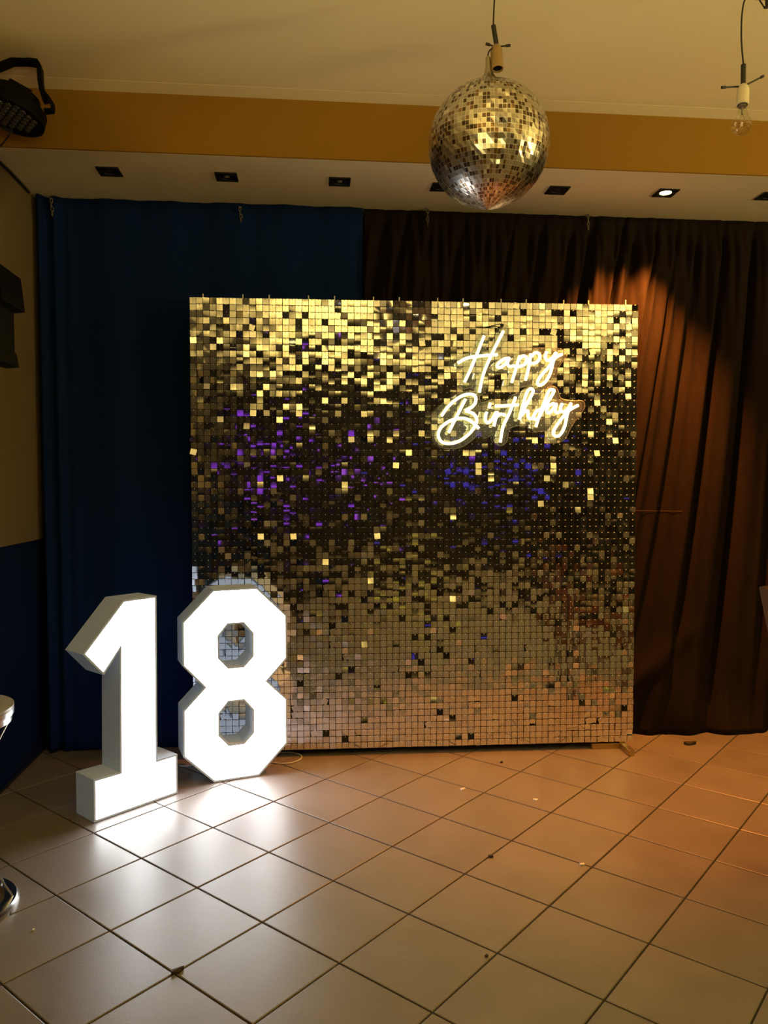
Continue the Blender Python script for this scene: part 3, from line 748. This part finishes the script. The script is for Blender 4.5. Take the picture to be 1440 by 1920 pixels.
for k in range(8):
    a = k * math.pi / 4 + .2; c, s = math.cos(a), math.sin(a)
    b = bm_new(); tube(b, spline([Vector((c * (RT - .014), s * (RT - .014), topz - .05)), Vector((c * .10, s * .10, topz - .17)), Vector((c * .075, s * .075, topz * .5)), Vector((c * .10, s * .10, .14)), Vector((c * (RT - .012), s * (RT - .012), .02))], 5), .0035, 8)
    obj('wire_leg', b, m_alu, tb, smooth=True)
b = bm_new(); pts = [Vector((.078 * math.cos(t * math.pi / 12), .078 * math.sin(t * math.pi / 12), topz * .5)) for t in range(24)]
tube(b, pts, .004, 8, closed=True); obj('waist_ring', b, m_alu, tb, smooth=True)

# ------------------------------------------------------------------ chair, right edge
m_leath = vary(mat('brown_leather', rough=.4), (.11, .055, .024), (.13, .066, .03), 20, bump=.2, bscale=120)
bsdf(m_leath).inputs['Specular IOR Level'].default_value = .15
m_wood = vary(mat('dark_wood', rough=.45), (.06, .03, .016), (.09, .045, .024), 6, stretch=(1, 1, .1))
q = P(1427, 1098, 2.45)
ch = empty('dining_chair', (q.x + .287, q.y - .20, 0), 'brown padded chair cut off by the right edge', 'chair')
zt = q.z; bx = -.30
def slant(vs, z0=.45, k=.225):
    for v in vs: v.co.x -= k * (v.co.z - z0)
b = bm_new(); vs = box(b, (bx + .11, -.20, .47), (bx + .155, .20, zt), bev=.012)
slant([v for v in b.verts], zt, .225); bmesh.ops.translate(b, verts=b.verts, vec=(-.11, 0, 0)); obj('backrest', b, m_leath, ch, smooth=True)
sx0 = bx + .225 * (zt - .47)
b = bm_new(); box(b, (sx0 - .02, -.21, .41), (sx0 + .42, .21, .47), bev=.014); obj('seat', b, m_leath, ch, smooth=True)
for x, y in ((sx0, -.19), (sx0, .17), (sx0 + .38, -.19), (sx0 + .38, .17)):
    b = bm_new(); box(b, (x, y, 0), (x + .03, y + .03, .412), bev=.003); obj('leg', b, m_wood, ch)
b = bm_new()
for y in (-.185, .185): box(b, (sx0 + .0, y - .012, .34), (sx0 + .40, y + .012, .40))
obj('apron', b, m_wood, ch)

# ------------------------------------------------------------------ litter on the floor
def scrap(name, px, py, pts, th, m, label, cat, rz=0):
    c = PZ(px, py); b = bm_new(); fill_prism(b, [pts], .0003, th, lambda u, v, y: Vector((u, v, y)))
    for v in b.verts: v.co.z += .35 * abs(v.co.x) * (v.co.z > .0005)
    o = obj(name, b, m); o.location = (c.x, c.y, 0.); o.rotation_euler.z = rz; return tag(o, label, cat)
m_pap = mat('paper', (.75, .72, .66), .8); m_drt = mat('dark_bit', (.03, .02, .015), .8)
scrap('dark_scrap', 1292, 1396, [(-.022, -.012), (-.004, -.016), (.034, -.004), (.01, .006), (-.008, .016), (-.024, .006)], .006, m_drt, 'dark leaf-like scrap on the orange-lit tiles at right', 'litter')
scrap('paper_scrap', 868, 1481, [(-.012, -.004), (.010, -.006), (.012, .003), (-.010, .006)], .003, m_pap, 'white paper bit on a tile left of centre, near the sequin panel', 'litter', .6)
scrap('paper_scrap', 1004, 1501, [(-.010, -.006), (.008, -.007), (.011, .004), (-.008, .007)], .003, m_pap, 'white paper bit on a tile below the neon sign', 'litter', -.4)
scrap('paper_scrap', 1092, 1622, [(-.010, -.004), (.006, -.005), (.008, .004), (-.008, .005)], .0025, m_pap, 'tiny pale paper bit beside a tile crossing at mid right', 'litter', .2)
scrap('paper_scrap', 898, 1398, [(-.014, -.004), (.012, -.005), (.012, .004), (-.010, .006)], .003, m_pap, 'white paper bit at the foot of the sequin panel', 'litter', .1)
scrap('crumb', 920, 1607, [(-.008, -.005), (.006, -.007), (.009, .002), (.002, .007), (-.007, .005)], .005, m_drt, 'dark crumb on a middle tile', 'litter', .3)
scrap('crumb', 912, 1794, [(-.004, -.003), (.004, -.004), (.005, .002), (-.002, .004)], .004, m_drt, 'dark crumb near the bottom of the floor', 'litter', 1.)
scrap('crumb', 940, 1430, [(-.006, -.004), (.006, -.005), (.007, .003), (-.004, .005)], .004, m_drt, 'dark crumb just in front of the sequin panel', 'litter', .7)
scrap('crumb', 63, 1745, [(-.003, -.003), (.003, -.003), (.003, .003), (-.003, .003)], .004, m_pap, 'tiny white crumb on the tile beside the side table', 'litter', .5)
scrap('tile_chip', 331, 1823, [(-.016, -.006), (.004, -.010), (.020, .002), (.004, .008), (-.012, .006)], .004, m_drt, 'dark broken chip at a tile corner in the lower left', 'litter', .45)
